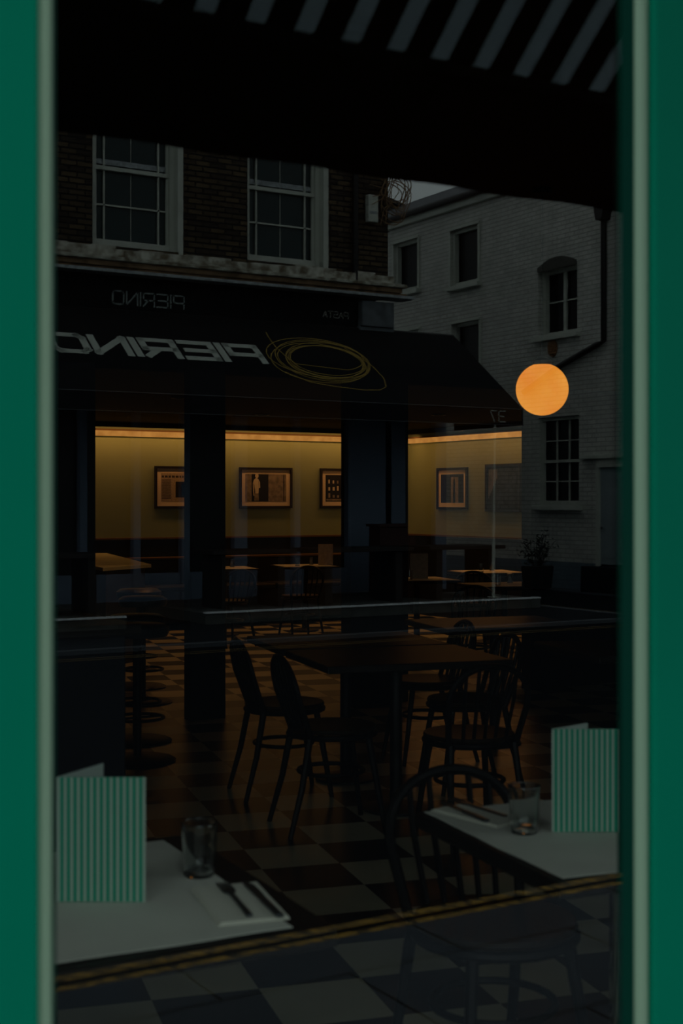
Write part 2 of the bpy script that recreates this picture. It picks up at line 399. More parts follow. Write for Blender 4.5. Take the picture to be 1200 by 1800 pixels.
# ---------------------------------------------------------------- furniture prototypes
def make_chair(label):
    t = empty('bentwood_chair', (0,0,0), 0, label, 'chair')       # sitter faces +y
    b = B(); b.lathe([(0,.445),(.17,.445),(.20,.45),(.205,.46),(.20,.47),(.17,.468),(0,.462)]); b.build('seat', CANE, t, smooth=True)
    b = B(); b.tube([(.198*math.cos(a), .198*math.sin(a), .435) for a in [2*PI*k/28 for k in range(28)]], .014, 8, True); b.build('seat_ring', BENT, t, smooth=True)
    for sx in (-1, 1):
        b = B(); b.tube([(sx*.13,.13,.44),(sx*.155,.165,.22),(sx*.175,.20,0)], [.017,.015,.012], 8); b.build('leg', BENT, t, smooth=True)
        b = B(); b.tube([(sx*.15,-.15,.44),(sx*.165,-.19,.22),(sx*.18,-.25,0)], [.017,.015,.012], 8); b.build('leg', BENT, t, smooth=True)
    b = B(); pts = []
    for k in range(25):
        a = PI*k/24; x = .185*math.cos(a); z = .62+.17*math.sin(a)**.8
        pts.append((x, -.17-.10*(z-.44)/.42, z))
    pts = [(.16,-.15,.44)]+pts+[(-.16,-.15,.44)]
    b.tube(pts, .014, 8); b.build('back_hoop', BENT, t, smooth=True)
    for k in (-2, -1, 0, 1, 2):
        x = .058*k; zt = .62+.17*math.sqrt(max(0, 1-(x/.185)**2))**.8
        b = B(); b.tube([(x*.85,-.165,.445),(x,-.175-.05,.65),(x,-.17-.10*(zt-.44)/.42,zt)], .009, 6); b.build('spindle', BENT, t, smooth=True)
    b = B(); b.tube([(.15*math.cos(a)*1.02, .15*math.sin(a)-.005, .26) for a in [2*PI*k/24 for k in range(24)]], .010, 8, True); b.build('leg_ring', BENT, t, smooth=True)
    return t

def make_table(name, label, w, d, legmat, base='pedestal', h=.75, group=None):
    t = empty(name, (0,0,0), 0, label, 'table', group)
    b = B(); b.box(-w/2, w/2, -d/2, d/2, h-.035, h); b.build('tabletop', DWOOD, t, bevel=.006)
    if base == 'pedestal':
        b = B(); b.lathe([(0,.02),(.03,.02),(.03,h-.05),(0,h-.05)], n=24); b.build('pedestal', legmat, t, smooth=True)
        b = B(); b.box(-.13,.13,-.13,.13,h-.05,h-.035); b.build('mounting_plate', IRON, t)
        b = B(); b.lathe([(0,.0),(.165,.0),(.165,.012),(.05,.03),(0,.03)], n=32); b.build('base', IRON, t, smooth=True)
    else:
        for sx in (-1,1):
            for sy in (-1,1):
                x = sx*(w/2-.04); y = sy*(d/2-.04)
                B().box(x-.022,x+.022,y-.022,y+.022,0,h-.035).build('leg', DWOOD, t, bevel=.003)
        for sy in (-1,1): B().box(-w/2+.062, w/2-.062, sy*(d/2-.045)-.01, sy*(d/2-.045)+.01, h-.11, h-.035).build('apron', DWOOD, t)
    return t

TUMG = bpy.data.materials.new('tumbler_glass'); TUMG.use_nodes = True
_b = TUMG.node_tree.nodes['Principled BSDF']; _b.inputs['Base Color'].default_value = (.92,.95,.94,1); _b.inputs['Roughness'].default_value = .03
_b.inputs['Transmission Weight'].default_value = 1; _b.inputs['IOR'].default_value = 1.45
def make_tumbler(label, h=.105, r=.036):
    t = empty('glass_tumbler', (0,0,0), 0, label, 'glass')
    b = B(); b.lathe([(0,0),(r*.80,0),(r*.84,.004),(r*.90,h*.3),(r,h),(r-.002,h),(r*.90-.0025,h*.3),(r*.80-.002,.014),(0,.012)], n=40)
    b.build('bowl', TUMG, t, smooth=True)
    b = B(); b.tube([(r*.995*math.cos(a), r*.995*math.sin(a), h) for a in [2*PI*k/40 for k in range(40)]], .0015, 6, True); b.build('rim', TUMG, t, smooth=True)
    return t
def make_fork(label):
    t = empty('table_fork', (0,0,0), 0, label, 'fork')            # tines towards +y
    b = B(); b.hexa([(x*(1 if y > -.05 else 1.35), y, z) for x in (-.0045,.0045) for y in (-.11,.03) for z in (.002,.006)]); b.build('handle', STEEL, t, bevel=.001)
    b = B(); b.prism([(-.004,.03,.003),(.004,.03,.003),(.011,.045,.003),(.0125,.06,.003),(-.0125,.06,.003),(-.011,.045,.003)], (0,0,.003))
    for k in range(4):
        x = -.0105+.007*k; b.box(x-.0018, x+.0018, .058, .11, .003, .006)
    b.build('tines', STEEL, t)
    return t
def make_knife(label):
    t = empty('table_knife', (0,0,0), 0, label, 'knife')
    b = B(); b.hexa([(x, y, z) for x in (-.007,.007) for y in (-.115,-.005) for z in (.001,.008)]); b.build('handle', STEEL, t, bevel=.002)
    b = B(); b.prism([(-.006,-.005,.003),(.006,-.005,.003),(.011,.02,.003),(.012,.09,.003),(.004,.115,.003),(-.005,.115,.003),(-.006,.09,.003)], (0,0,.0018)); b.build('blade', STEEL, t)
    return t
MENU = stripe_mat('green_striped_card', (.40,.50,.42), (.02,.30,.19), .0122, .42, 'Object', 'X', 0)
MENUIN = mat('pale_menu_pages', (.46,.54,.50), .8, .1)
MENUH = .232
def make_menu(name, label, spine, tip_front, tip_back, z):
    e = empty(name, (spine[0], spine[1], z), math.atan2(tip_front[1]-spine[1], tip_front[0]-spine[0]), label, 'menu')
    def leaf(tip, th, m, nm, hh, off=0):
        dx, dy = tip[0]-spine[0], tip[1]-spine[1]; L = math.hypot(dx, dy); a = math.atan2(dy, dx)
        o = B().box(0, L, off, off+th, 0, hh).build(nm, m, e); o.rotation_euler = (0, 0, a-e.rotation_euler[2]); return o
    leaf(tip_front, .0012, MENU, 'cover', MENUH); leaf(tip_front, .004, MENUIN, 'pages', MENUH-.003, .0012)
    leaf(tip_back, .0012, MENUIN, 'back_cover', MENUH)
    return e

# ---------------------------------------------------------------- two laid tables at the window
def rot_edge(a, b): return math.atan2(b[1]-a[1], b[0]-a[0])
H = .75
# left table: paper corner (1.18, 2.11) near right, (1.234, 2.79) far right
tl = make_table('restaurant_table', 'dark laid table at the window in the lower left under white paper', .86, .76, CHROME)
TA = math.radians(-4.5)
place(tl, .83, yi(2.47), 0, TA)
def local(o, x, y):
    a = o.rotation_euler[2]; return (o.location[0]+x*math.cos(a)-y*math.sin(a), o.location[1]+x*math.sin(a)+y*math.cos(a))
def paper_sheet(tab, x0, x1, y0, y1, label):
    e = B()
    nx, ny = 14, 12
    bm = e.bm; top = [[None]*(ny+1) for _ in range(nx+1)]; bot = [[None]*(ny+1) for _ in range(nx+1)]
    for i in range(nx+1):
        for j in range(ny+1):
            x = x0+(x1-x0)*i/nx; y = y0+(y1-y0)*j/ny
            z = .0027+.0008*math.sin(x*21+y*13)+.0006*math.sin(y*31)
            top[i][j] = bm.verts.new((x, y, z+.0006)); bot[i][j] = bm.verts.new((x, y, z-.0010))
    for i in range(nx):
        for j in range(ny):
            bm.faces.new((top[i][j], top[i+1][j], top[i+1][j+1], top[i][j+1])); bm.faces.new((bot[i][j], bot[i][j+1], bot[i+1][j+1], bot[i+1][j]))
    for i in range(nx):
        bm.faces.new((top[i][0], bot[i][0], bot[i+1][0], top[i+1][0])); bm.faces.new((top[i][ny], top[i+1][ny], bot[i+1][ny], bot[i][ny]))
    for j in range(ny):
        bm.faces.new((top[0][j], top[0][j+1], bot[0][j+1], bot[0][j])); bm.faces.new((top[nx][j], bot[nx][j], bot[nx][j+1], top[nx][j+1]))
    o = e.build('table_paper', PAPER, smooth=True); o.location = (tab.location[0], tab.location[1], H); o.rotation_euler = (0,0,tab.rotation_euler[2])
    return tag(o, label, 'table paper')
paper_sheet(tl, -.42, .355, -.35, .34, 'white paper sheet on the lower left table')
def napkin(x, y, rz, label, w=.13, d=.24):
    b = B(); b.box(-w/2, w/2, -d/2, d/2, 0, .003); b.box(-w/2+.004, w/2-.001, -d/2+.003, d/2-.004, .003, .0055)
    o = b.build('napkin', NAPKIN, bevel=.001); place(o, x, y, H+.0045, rz); return tag(o, label, 'napkin')
napkin(1.135, yi(2.262), math.radians(-13), 'folded white napkin under the cutlery on the lower left table')
f1 = make_fork('dark fork lying on the napkin of the lower left table')
place(f1, 1.131, yi(2.266), H+.0100, math.radians(-13))
k1 = make_knife('dark knife lying right of the fork on the lower left table')
place(k1, 1.173, yi(2.242), H+.0100, math.radians(-11))
g1 = make_tumbler('empty glass tumbler beside the cutlery on the lower left table'); place(g1, 1.155, yi(2.475), H+.0045)
make_menu('folded_menu', 'green and white striped menu standing on the lower left table',
          (.852, yi(2.446)), (.992, yi(2.361)), (.975, yi(2.53)), H+.0045)

tr_ = make_table('restaurant_table', 'dark laid table at the window on the right with a chrome leg', .74, .66, CHROME)
place(tr_, 2.155, yi(2.345), 0, math.radians(-8.5))
paper_sheet(tr_, -.35, .36, -.31, .315, 'white paper sheet on the right hand window table')
napkin(1.94, yi(2.60), math.radians(8), 'folded white napkin by the tumbler on the right hand table', .11, .22)
f2 = copy_tree(f1); place(f2, 1.968, yi(2.645), H+.0100, math.radians(0), 'dark fork lying next to the tumbler on the right hand table')
k2 = copy_tree(k1); place(k2, 1.913, yi(2.63), H+.0100, math.radians(-7), 'dark knife on the napkin, nearest the corner of the right hand table')
g2 = copy_tree(g1); place(g2, 1.93, yi(2.42), H+.0045, 0, 'empty glass tumbler left of the menu on the right hand table')
make_menu('folded_menu', 'green and white striped menu standing on the right hand window table',
          (1.985, yi(2.389)), (2.126, yi(2.305)), (2.108, yi(2.41)), H+.0045)

chair = make_chair('black bentwood chair tucked under the far side of the right window table')
place(chair, 2.06, yi(2.70), 0, math.radians(-8.5)+PI)
def add_chair(X, Y, rz, label):
    return place(copy_tree(chair), X, yi(Y), 0, rz, label)
add_chair(.9, 3.22, PI-.08, 'black bentwood chair behind the lower left table')

# ---------------------------------------------------------------- middle of the room
A14 = math.radians(-13)
tm = make_table('dining_table', 'bare dark table in the middle of the room, nearer of the pair', .92, .72, IRON, 'pedestal')
cx = 3.12+.46*math.cos(A14)+.36*.215; cyv = 5.31+.36*math.cos(A14)-.46*.215
place(tm, cx, yi(cyv), 0, A14)
tm2 = place(copy_tree(tm), cx+.165, yi(cyv+.745), 0, A14, 'bare dark table in the middle of the room, farther of the pair')
add_chair(3.20, 5.42, A14-PI/2, 'black bentwood chair at the left side of the nearer middle table')
add_chair(3.36, 6.17, A14-PI/2, 'black bentwood chair at the left side of the farther middle table')
add_chair(3.62, 4.93, A14, 'black bentwood chair in front of the nearer middle table')
add_chair(4.24, 5.80, A14+PI/2, 'black bentwood chair at the right side of the nearer middle table')
add_chair(4.5, 6.55, A14+PI/2, 'black bentwood chair at the right side of the farther middle table')

place(copy_tree(tm), 4.98, yi(5.25), 0, A14, 'bare dark table added under the orange globe lamp to shade the floor')  # two extra tables, put in to keep the globe's light off the floor
place(copy_tree(tm), 5.15, yi(6.75), 0, A14, 'bare dark table added behind the chairs to shade the floor, between the globe lamp and the wide pillar')
# globe lamp
GL = emis('orange_opal_glass', (1.0, .37, .045), GLOBE, (5, (.95,.27,.025)))
gx, gy, gz = 4.48, yi(5.47), 2.07
pend = empty('globe_pendant', (gx, gy, gz), 0, 'glowing orange globe lamp hanging over the dark room', 'lamp')
b = B(); R = .134
b.lathe([(0,-R)]+[(R*math.sin(PI*k/24), -R*math.cos(PI*k/24)) for k in range(1,23)]+[(.045,R*.955),(0,R*.955)], n=48)
b.build('globe_shade', GL, pend, smooth=True)
B().lathe([(0,R*.94),(.048,R*.94),(.048,R+.012),(.02,R+.03),(0,R+.03)]).build('lamp_cap', IRON, pend, smooth=True)
B().tube([(0,0,R+.03),(0,0,3.07-gz)], .003, 6).build('cord', IRON, pend)
B().lathe([(0,3.07-gz),(.05,3.07-gz),(.05,3.1-gz),(0,3.1-gz)]).build('ceiling_rose', IRON, pend, smooth=True)

# bar on the left and its stools
bar = empty('bar_counter', (1.3, yi(6), 0), 0, 'dark bar counter along the left side of the room', 'bar counter')
B().box(.75, 1.86, yi(4.6), yi(8.3), .0, 1.02).build('body', DARKWALL, bar, world=True, bevel=.01)
B().box(.70, 1.90, yi(4.55), yi(8.35), 1.02, 1.06).build('worktop', DWOOD, bar, world=True, bevel=.006)
st = empty('bar_stool', (0,0,0), 0, 'black bar stool with a round base, nearest of the row', 'bar stool', 'bar stools in a row')
B().lathe([(0,0),(.215,0),(.22,.008),(.20,.018),(.04,.035),(0,.035)], n=40).build('base', BENT, st, smooth=True)
B().lathe([(0,.03),(.022,.03),(.022,.72),(0,.72)], n=16).build('post', BENT, st, smooth=True)
b = B(); b.tube([(.15*math.cos(a), .15*math.sin(a), .25) for a in [2*PI*k/24 for k in range(24)]], .009, 8, True)
b.tube([(0,0,.25),(.15,0,.25)], .007, 6); b.tube([(0,0,.25),(-.15,0,.25)], .007, 6); b.build('foot_ring', BENT, st, smooth=True)
B().lathe([(0,.72),(.17,.72),(.18,.74),(.18,.77),(.15,.79),(0,.795)], n=32).build('seat', BANQ, st, smooth=True)
for i, (x, y, l) in enumerate(((3.04,7.35,None), (3.28,7.95,'black bar stool with a round base, second of the row'),
                    (3.95,9.45,'black bar stool with a round base, third of the row, past the pillar line'), (4.25,10.25,'black bar stool with a round base, farthest of the row'))):
    o = st if i == 0 else copy_tree(st)
    place(o, x, yi(y), 0, .4*i, l)

# ---------------------------------------------------------------- back of the room
bq = empty('banquette', (6.7, yi(14.9), 0), 0, 'long dark banquette along the back wall under the pictures', 'banquette')
B().box(6.0, 9.7, yi(14.62), yi(15.16), .08, .44).build('seat_base', BANQ, bq, world=True)
for k in range(4):
    B().box(6.02+.92*k, 6.02+.92*k+.90, yi(14.60), yi(15.05), .44, .50).build('seat_cushion', BANQ, bq, world=True, bevel=.02)
B().box(6.0, 9.7, yi(15.02), yi(15.16), .44, .80).build('backrest', BANQ, bq, world=True, bevel=.02)
B().box(6.0, 9.7, yi(15.0), yi(15.165), .80, .825).build('top_rail', RAIL, bq, world=True, bevel=.004)

# service counter with lit top at the left
ct = empty('service_counter', (5.0, yi(13), 0), 0, 'angled service counter with a pale top left of the pillar', 'counter')
pts = [(4.45, 11.56), (5.08, 11.95), (5.74, 14.8), (4.9, 14.8)]
B().prism([(4.50, yi(11.62), 0), (5.03, yi(11.98), 0), (5.66, yi(14.78), 0), (4.95, yi(14.78), 0)], (0,0,.87)).build('body', BANQ, ct, world=True)
B().prism([(x, yi(Y), .87) for x, Y in pts], (0,0,.03)).build('worktop', mat('pale_counter_laminate', (.40,.42,.28), .5, .3), ct, world=True)

# back tables with paper, glasses and a menu each
CARD = mat('buff_menu_card', (.62,.52,.40), .8, .1, noise=(30,.2))
bt = [(6.72,13.75,'small laid table at the banquette, left one'), (7.75,13.75,'small laid table at the banquette, middle one'),
      (7.35,10.85,'small laid table behind the wide pillar with a tall menu'), (7.55,9.75,'small laid table in front of the side wall'),
      (8.75,11.6,'small laid table at the side wall under the pictures')]
t0 = make_table('dining_table', bt[0][2], .66, .62, IRON, 'pedestal', group='small laid tables at the back of the room')
small = MB().lathe([(0,0),(.027,0),(.032,.09),(.029,.09),(.025,.008),(0,.008)], n=16)
sg = small.build('glass_tumbler', TUMG, smooth=True); tag(sg, 'small tumbler on a back table', 'glass', 'tumblers on the back tables')
nm = B().box(-.08,.08,-.001,.001,0,.0); nm.bm.free()
def small_menu(x, y, rz, label, h=.24):
    e = empty('standing_menu', (x, y, .755), rz, label, 'menu', 'standing menus on the back tables')
    B().box(-.085,.085,-.002,.002,0,h).build('cover', CARD, e)
    o = B().box(-.085,.085,-.0015,.0015,0,h).build('back_cover', CARD, e); o.location = (0,.035,0); o.rotation_euler = (0,0,.25)
    return e
names = ['left banquette table', 'middle banquette table', 'table behind the wide pillar', 'table in front of the side wall', 'table at the side wall']
for i, (X, Y, l) in enumerate(bt):
    o = t0 if i == 0 else copy_tree(t0)
    place(o, X, yi(Y), 0, A14, l)
    pp = B().box(-.30,.30,-.28,.28,0,.002).build('table_paper', PAPER); place(pp, X, yi(Y), .75, A14)
    tag(pp, 'white paper sheet on the ' + names[i], 'table paper')
    for j, (dx, dy, w) in enumerate(((-.15,-.1,'first'), (.16,.12,'second'))):
        g = sg if (i == 0 and j == 0) else copy_tree(sg)
        place(g, X+dx, yi(Y)+dy, .7525, 0, ('tumbler near the front edge of the ' if j == 0 else 'tumbler towards the far edge of the ') + names[i])
    npk = B().prism([(-.06,-.06,0),(.06,-.05,0),(.05,.06,0),(-.05,.05,0)], (0,0,.004)); o2 = npk.build('napkin', NAPKIN)
    place(o2, X+.02, yi(Y)-.15, .7525, .4*i); tag(o2, 'folded napkin on the ' + names[i], 'napkin')
small_menu(7.33+.0, yi(10.78), -YAW, 'tall pale menu glowing orange beside the wide pillar')
small_menu(7.98, yi(13.66), -YAW, 'pale menu standing at the banquette left of the wide pillar')
small_menu(7.95, yi(9.78), -YAW, 'pale menu on the table in front of the side wall')
add_chair(6.28, 12.75, 0.1, 'dark bentwood chair at the left banquette table')
add_chair(7.3, 13.05, -.15, 'dark bentwood chair at the middle banquette table')
add_chair(6.88, 9.35, -.5, 'dark bentwood chair at the table in front of the side wall')
add_chair(8.3, 11.2, -.7, 'dark bentwood chair at the table by the side wall')

# ---------------------------------------------------------------- framed pictures
def picture(M, w, h, label, art):
    o = M(0,0,0)
    e = empty('framed_picture', o, 0, label, 'picture')
    fw, mw = .028, .055
    b = B(); b.ubox(M,-w/2,w/2,h/2-fw,h/2,0,.03); b.ubox(M,-w/2,w/2,-h/2,-h/2+fw,0,.03)
    b.ubox(M,-w/2,-w/2+fw,-h/2+fw,h/2-fw,0,.03); b.ubox(M,w/2-fw,w/2,-h/2+fw,h/2-fw,0,.03)
    b.build('frame', BLACK, e, world=True)
    B().ubox(M,-w/2+fw,w/2-fw,-h/2+fw,h/2-fw,0,.012).build('mount', MATB if art != 'dark' else PRINTD, e, world=True)
    pw, ph = w/2-fw-mw, h/2-fw-mw
    if art == 'dark': pw, ph = w/2-fw-.01, h/2-fw-.01
    base = {'news': NEWS, 'man': PRINTD, 'group': PRINTD, 'door': PRINTD, 'dark': mat('blue_grey_print', (.035,.045,.055), .25, .4, noise=(9,.5))}[art]
    p = B().ubox(M,-pw,pw,-ph,ph,.012,.0135).build('print', base, e, world=True)
    def patch(pts, m):
        lo_, hi_ = .0135, .0142
        b = B(); b.prism([M(x, y, lo_) for x, y in pts], M(0,0,hi_)-M(0,0,lo_)); b.build('print_image', m, p, world=True)
    rc = lambda x0,x1,y0,y1: [(x0,y0),(x1,y0),(x1,y1),(x0,y1)]
    if art == 'news':
        b = B()
        x = -pw+.01
        random.seed(3)
        while x < pw-.03:                      # headline words, too far away to read
            L = random.uniform(.02,.05); b.ubox(M, x, min(x+L,pw-.01), ph-.055, ph-.03, .0135,.0142); x += L+.012
        for r in range(17):
            b.ubox(M, -pw+.01, -pw+.13, ph-.08-.014*r, ph-.086-.014*r, .0135,.0142)
        b.build('newsprint', INK, p, world=True)
        patch(rc(-.10,pw-.02,-ph+.05,.07), PRINTD)
        patch([(-.02,-.10),(.02,-.10),(.03,.02),(0,.06),(-.03,.02)], PRINT); patch(rc(.06,.10,-.08,.05), PRINT)
    if art == 'man':
        patch(rc(-pw,-pw*.70,-ph,ph), PRINT); patch(rc(pw*.12,pw,-ph,ph), PRINT); patch(rc(pw*.86,pw*.90,-ph,ph), INK)
        # standing figure in a pale shirt and apron
        patch([(-.17,.02),(-.185,.055),(-.17,.10),(-.14,.125),(-.105,.11),(-.095,.06),(-.10,0),(-.105,-.07),(-.165,-.07)], PRINTL)
        patch([(-.185,.05),(-.17,.05),(-.15,-.05),(-.155,-.10),(-.175,-.10),(-.18,-.03)], PRINTL)
        patch([(-.105,.105),(-.085,.07),(-.08,.0),(-.10,.0)], PRINTL)
        patch([(-.16,-.07),(-.105,-.07),(-.10,-ph+.01),(-.165,-ph+.01)], PRINT)
        patch([(-.128+.024*math.cos(a), .150+.030*math.sin(a)) for a in [2*PI*k/14 for k in range(14)]], PRINTL)
    if art == 'group':
        random.seed(11)
        for r in range(3):
            for c in range(8):
                if random.random() < .85:
                    x = -pw+.04+c*(2*pw-.06)/8; y = -ph+.05+r*(2*ph-.07)/3; w_, h_ = random.uniform(.02,.035), random.uniform(.03,.06)
                    patch(rc(x, x+w_, y, y+h_), PRINT if random.random() < .6 else PRINTL)
        patch(rc(-pw+.01,pw-.01,-ph+.01,-ph+.035), PRINT)
    if art == 'door':
        patch(rc(-pw*.1,pw*.55,-ph,ph*.8), PRINT); patch([(.02,-ph),(.07,-ph),(.065,.10),(.045,.14),(.025,.10)], PRINTL)
    if art == 'dark':
        random.seed(5)
        for k in range(9): x = -pw+.02+.02*k; patch([(x,-ph*.5+.03*k),(x+.008,-ph*.5+.03*k),(x+.012,ph*.9),(x+.004,ph*.9)], PRINT)
    return e
yw = yi(YB)
def MBk(x, z): return lambda u, v, d: Vector((x+u, yw-d, z+v))
def MRt(Y, z): return lambda u, v, d: Vector((10.19-d, yi(Y)-u, z+v))
picture(MBk(6.50+.3725, 1.66), .745, .51, 'framed newspaper page in a cream mount, left of the middle pillar', 'news')
picture(MBk(8.005, 1.66), .745, .51, 'framed photograph of a man in a pale shirt by a doorway', 'man')
picture(MBk(8.79+.3725, 1.66), .745, .51, 'framed photograph of a crowded room, half behind the wide pillar', 'group')
picture(MRt(14.22, 1.655), .66, .53, 'framed dark photograph in a cream mount on the side wall', 'door')
picture(MRt(13.165, 1.655), .69, .58, 'larger dark framed picture without a mount on the side wall', 'dark')

# ================================================================ THE STREET (stands behind the camera, mirrored in the pane)
struct('pavement', B().box(-14, 45, -yi(3.90), -.03, -.2, 0), PAVE)
struct('kerb', B().box(-14, 45, yo(4.02), yo(3.90), -.2, .0), PAVE)
struct('road', B().box(-14, 45, yo(12.95), yo(4.02), -.25, -.03), ROAD)
struct('road_lane', B().box(12.5, 14.9, yo(40), yo(12.95), -.25, -.03), ROAD)
b = B()
for k in range(118):
    x = -14+.5*k
    if x > 45: break
    b.box(x, x+.5, yo(4.225), yo(4.175), -.03, -.027)
    b.box(x, x+.5, yo(4.13), yo(4.09), -.03, -.027)
struct('road_markings_near', b, YLINE)
struct('pavement_far', B().box(-14, 12.35, yo(30), yo(13.1), -.2, 0), mat('dark_far_paving', (.022,.025,.030), .9, .03, noise=(3,.4)))
struct('kerb_far', B().box(-14, 12.35, yo(13.1), yo(12.95), -.2, .01), KERB)
struct('kerb_far_lane', B().box(12.35, 12.5, yo(30), yo(12.95), -.2, .01), KERB)
struct('pavement_lane', B().box(14.9, 45, yo(40), yo(12.95), -.2, 0), PAVE)
b = B()
def strip(pts, w):
    for (x0,y0),(x1,y1) in zip(pts, pts[1:]):
        d = Vector((x1-x0,y1-y0,0)); L = d.length; d.normalize(); n_ = Vector((-d.y,d.x,0))*w/2
        p = [Vector((x0,y0,-.0295))-n_-d*.01, Vector((x0,y0,-.0295))+n_-d*.01, Vector((x1,y1,-.0295))+n_+d*.01, Vector((x1,y1,-.0295))-n_+d*.01]
        b.prism(p, (0,0,.004))
arc = [(11.7+1.0*math.sin(a), 12.6+1.0*(1-math.cos(a))) for a in [PI/2*k/8 for k in range(9)]]
for off in (0, .14):
    strip([(-14, yo(12.6+off*-1))]+[(x, yo(y-off)) for x, y in arc]+[(12.7, yo(16))], .035) if off == 0 else strip([(-14, yo(12.46)), (11.7, yo(12.46)), (12.45, yo(12.7)), (12.84, yo(13.5)), (12.84, yo(16))], .035)
struct('road_markings_far', b, mat('worn_road_paint', (.16,.11,.05), .8, .1, noise=(15,.7)))

# ---- brick building with the shop called PIERINO
YF = 17.0
fy = yo(YF)
MF = lambda u, v, d: Vector((u, fy+d, v))          # u = x, v = z, d = out into the street
pb = empty('brick_building', (8, fy, 0), 0, 'brown brick building with sash windows above the black shopfront, mirrored in the glass', 'building')
WIN = [(6.40, 7.62), (8.67, 9.90)]
ZS, ZT = 4.86, 6.97
b = B()
xs = [3.0, 6.40, 7.62, 8.67, 9.90, 11.0]
for a, c, hole in ((3.0,6.40,0),(6.40,7.62,1),(7.62,8.67,0),(8.67,9.90,1),(9.90,11.0,0)):
    if hole: b.ubox(MF, a, c, 4.5, ZS, -.3, 0); b.ubox(MF, a, c, ZT, 7.1, -.3, 0)
    else: b.ubox(MF, a, c, 4.5, 7.1, -.3, 0)
b.ubox(MF, 10.7, 11.0, 4.5, 7.1, -7, -.3); b.ubox(MF, 3.0, 3.3, 4.5, 7.1, -7, -.3)
b.build('upper_wall', BRICK, pb, world=True)
B().ubox(MF, 3.2, 10.8, 7.1, 7.25, -7, .05).build('roof', SLATE, pb, world=True)
def sash_window(MM, u0, u1, v0, v1, parent, rec=.10, glassm=WINB, mode='margin', fw=.06, reveal=WPAINT, sill=True):
    f = B(); f.ubox(MM, u0, u0+fw, v0, v1, -rec-.05, -rec+.06); f.ubox(MM, u1-fw, u1, v0, v1, -rec-.05, -rec+.06)
    f.ubox(MM, u0+fw, u1-fw, v1-fw, v1, -rec-.05, -rec+.04); f.ubox(MM, u0+fw, u1-fw, v0, v0+fw*1.3, -rec-.05, -rec+.04)
    w = f.build('window', WPAINT, parent, world=True)
    B().ubox(MM, u0+fw*.5, u1-fw*.5, v0+fw*.5, v1-fw*.5, -rec-.04, -rec-.035).build('pane', glassm, w, world=True)
    s = B(); vm = (v0+v1)/2
    a, c = u0+fw, u1-fw
    if mode not in ('two', 'plain'):
        s.ubox(MM, a, c, vm-.028, vm+.022, -rec-.03, -rec+.03)
    for (lo_, hi_, dd) in ((v0+fw, vm, 0), (vm, v1-fw, .02)):
        if mode == 'margin':
            s.ubox(MM, a, c, lo_-.0, lo_+.03, -rec-.03, -rec); 
            for u in (a+.0, c-.03): s.ubox(MM, u, u+.03, lo_, hi_, -rec-.03, -rec+.005)
            for u in (a+.13, c-.13-.022): s.ubox(MM, u, u+.022, lo_, hi_, -rec-.03, -rec)
            s.ubox(MM, (a+c)/2-.0035, (a+c)/2+.0035, lo_, hi_, -rec-.034, -rec-.025)
            m_ = (lo_+hi_)/2; s.ubox(MM, a, c, m_-.011, m_+.011, -rec-.03, -rec)
        elif mode == 'grid':
            for q in (1/3, 2/3): u = a+(c-a)*q; s.ubox(MM, u-.010, u+.010, lo_, hi_, -rec-.03, -rec)
            m_ = (lo_+hi_)/2; s.ubox(MM, a, c, m_-.010, m_+.010, -rec-.03, -rec)
    if mode == 'two':
        s.ubox(MM, (a+c)/2-.035, (a+c)/2+.035, v0+fw, v1-fw, -rec-.03, -rec+.01); m_ = v0+(v1-v0)*.52; s.ubox(MM, a, c, m_-.012, m_+.012, -rec-.03, -rec)
    if mode == 'plain': pass
    if mode != 'plain': s.build('glazing_bars', WPAINT, w, world=True)
    else: s.bm.free()
    return w
for (u0, u1) in WIN:
    w = sash_window(MF, u0, u1, ZS, ZT, pb, rec=.16, fw=.08)
    B().ubox(MF, u0+.1, u1-.1, ZS+1.11, ZS+1.18, -.194, -.182).build('blind_rail', LEAD, w, world=True)
    b = B(); b.ubox(MF, u1-.02, u1+.0, ZS, ZT, -.16, .03); b.ubox(MF, u1, u1+.06, ZS-.05, ZT, -.02, .03); b.build('white_reveal', WPAINT, w, world=True)
# stucco band, cornice and fascia
b = B()
for k in range(24):
    a = 3.0+8.05*k/24; c = 3.0+8.05*(k+1)/24
    b.ubox(MF, a, c, 4.66, 4.80+random.uniform(0,.05), 0, .10)
b.build('stucco_band', STUCCO, pb, world=True)
B().ubox(MF, 3.0, 11.15, 4.62, 4.67, 0, .30).build('cornice_top', STUCCO, pb, world=True, bevel=.01)
b = B(); b.ubox(MF, 3.0, 11.10, 4.55, 4.62, 0, .24); b.ubox(MF, 3.0, 11.2, 4.50, 4.55, 0, .20); b.build('cornice_moulding', CORN, pb, world=True, bevel=.01)
b = B(); b.ubox(MF, 3.0, 11.25, 4.455, 4.50, 0, .33); b.build('cornice_edge', LEAD, pb, world=True, bevel=.008)
B().ubox(MF, 3.0, 10.42, 3.98, 4.455, -.3, .10).build('fascia_board', FASC, pb, world=True)
B().ubox(MF, 3.0, 10.95, 3.92, 3.98, 0, .15).build('fascia_moulding', FASC, pb, world=True, bevel=.01)
b = B(); b.ubox(MF, 10.42, 10.97, 4.03, 4.40, -.3, .22); b.ubox(MF, 10.40, 11.0, 3.97, 4.05, -.3, .18); b.build('corbel', mat('grey_corbel_stone', (.16,.18,.20), .8, .1, noise=(9,.4)), pb, world=True, bevel=.015)
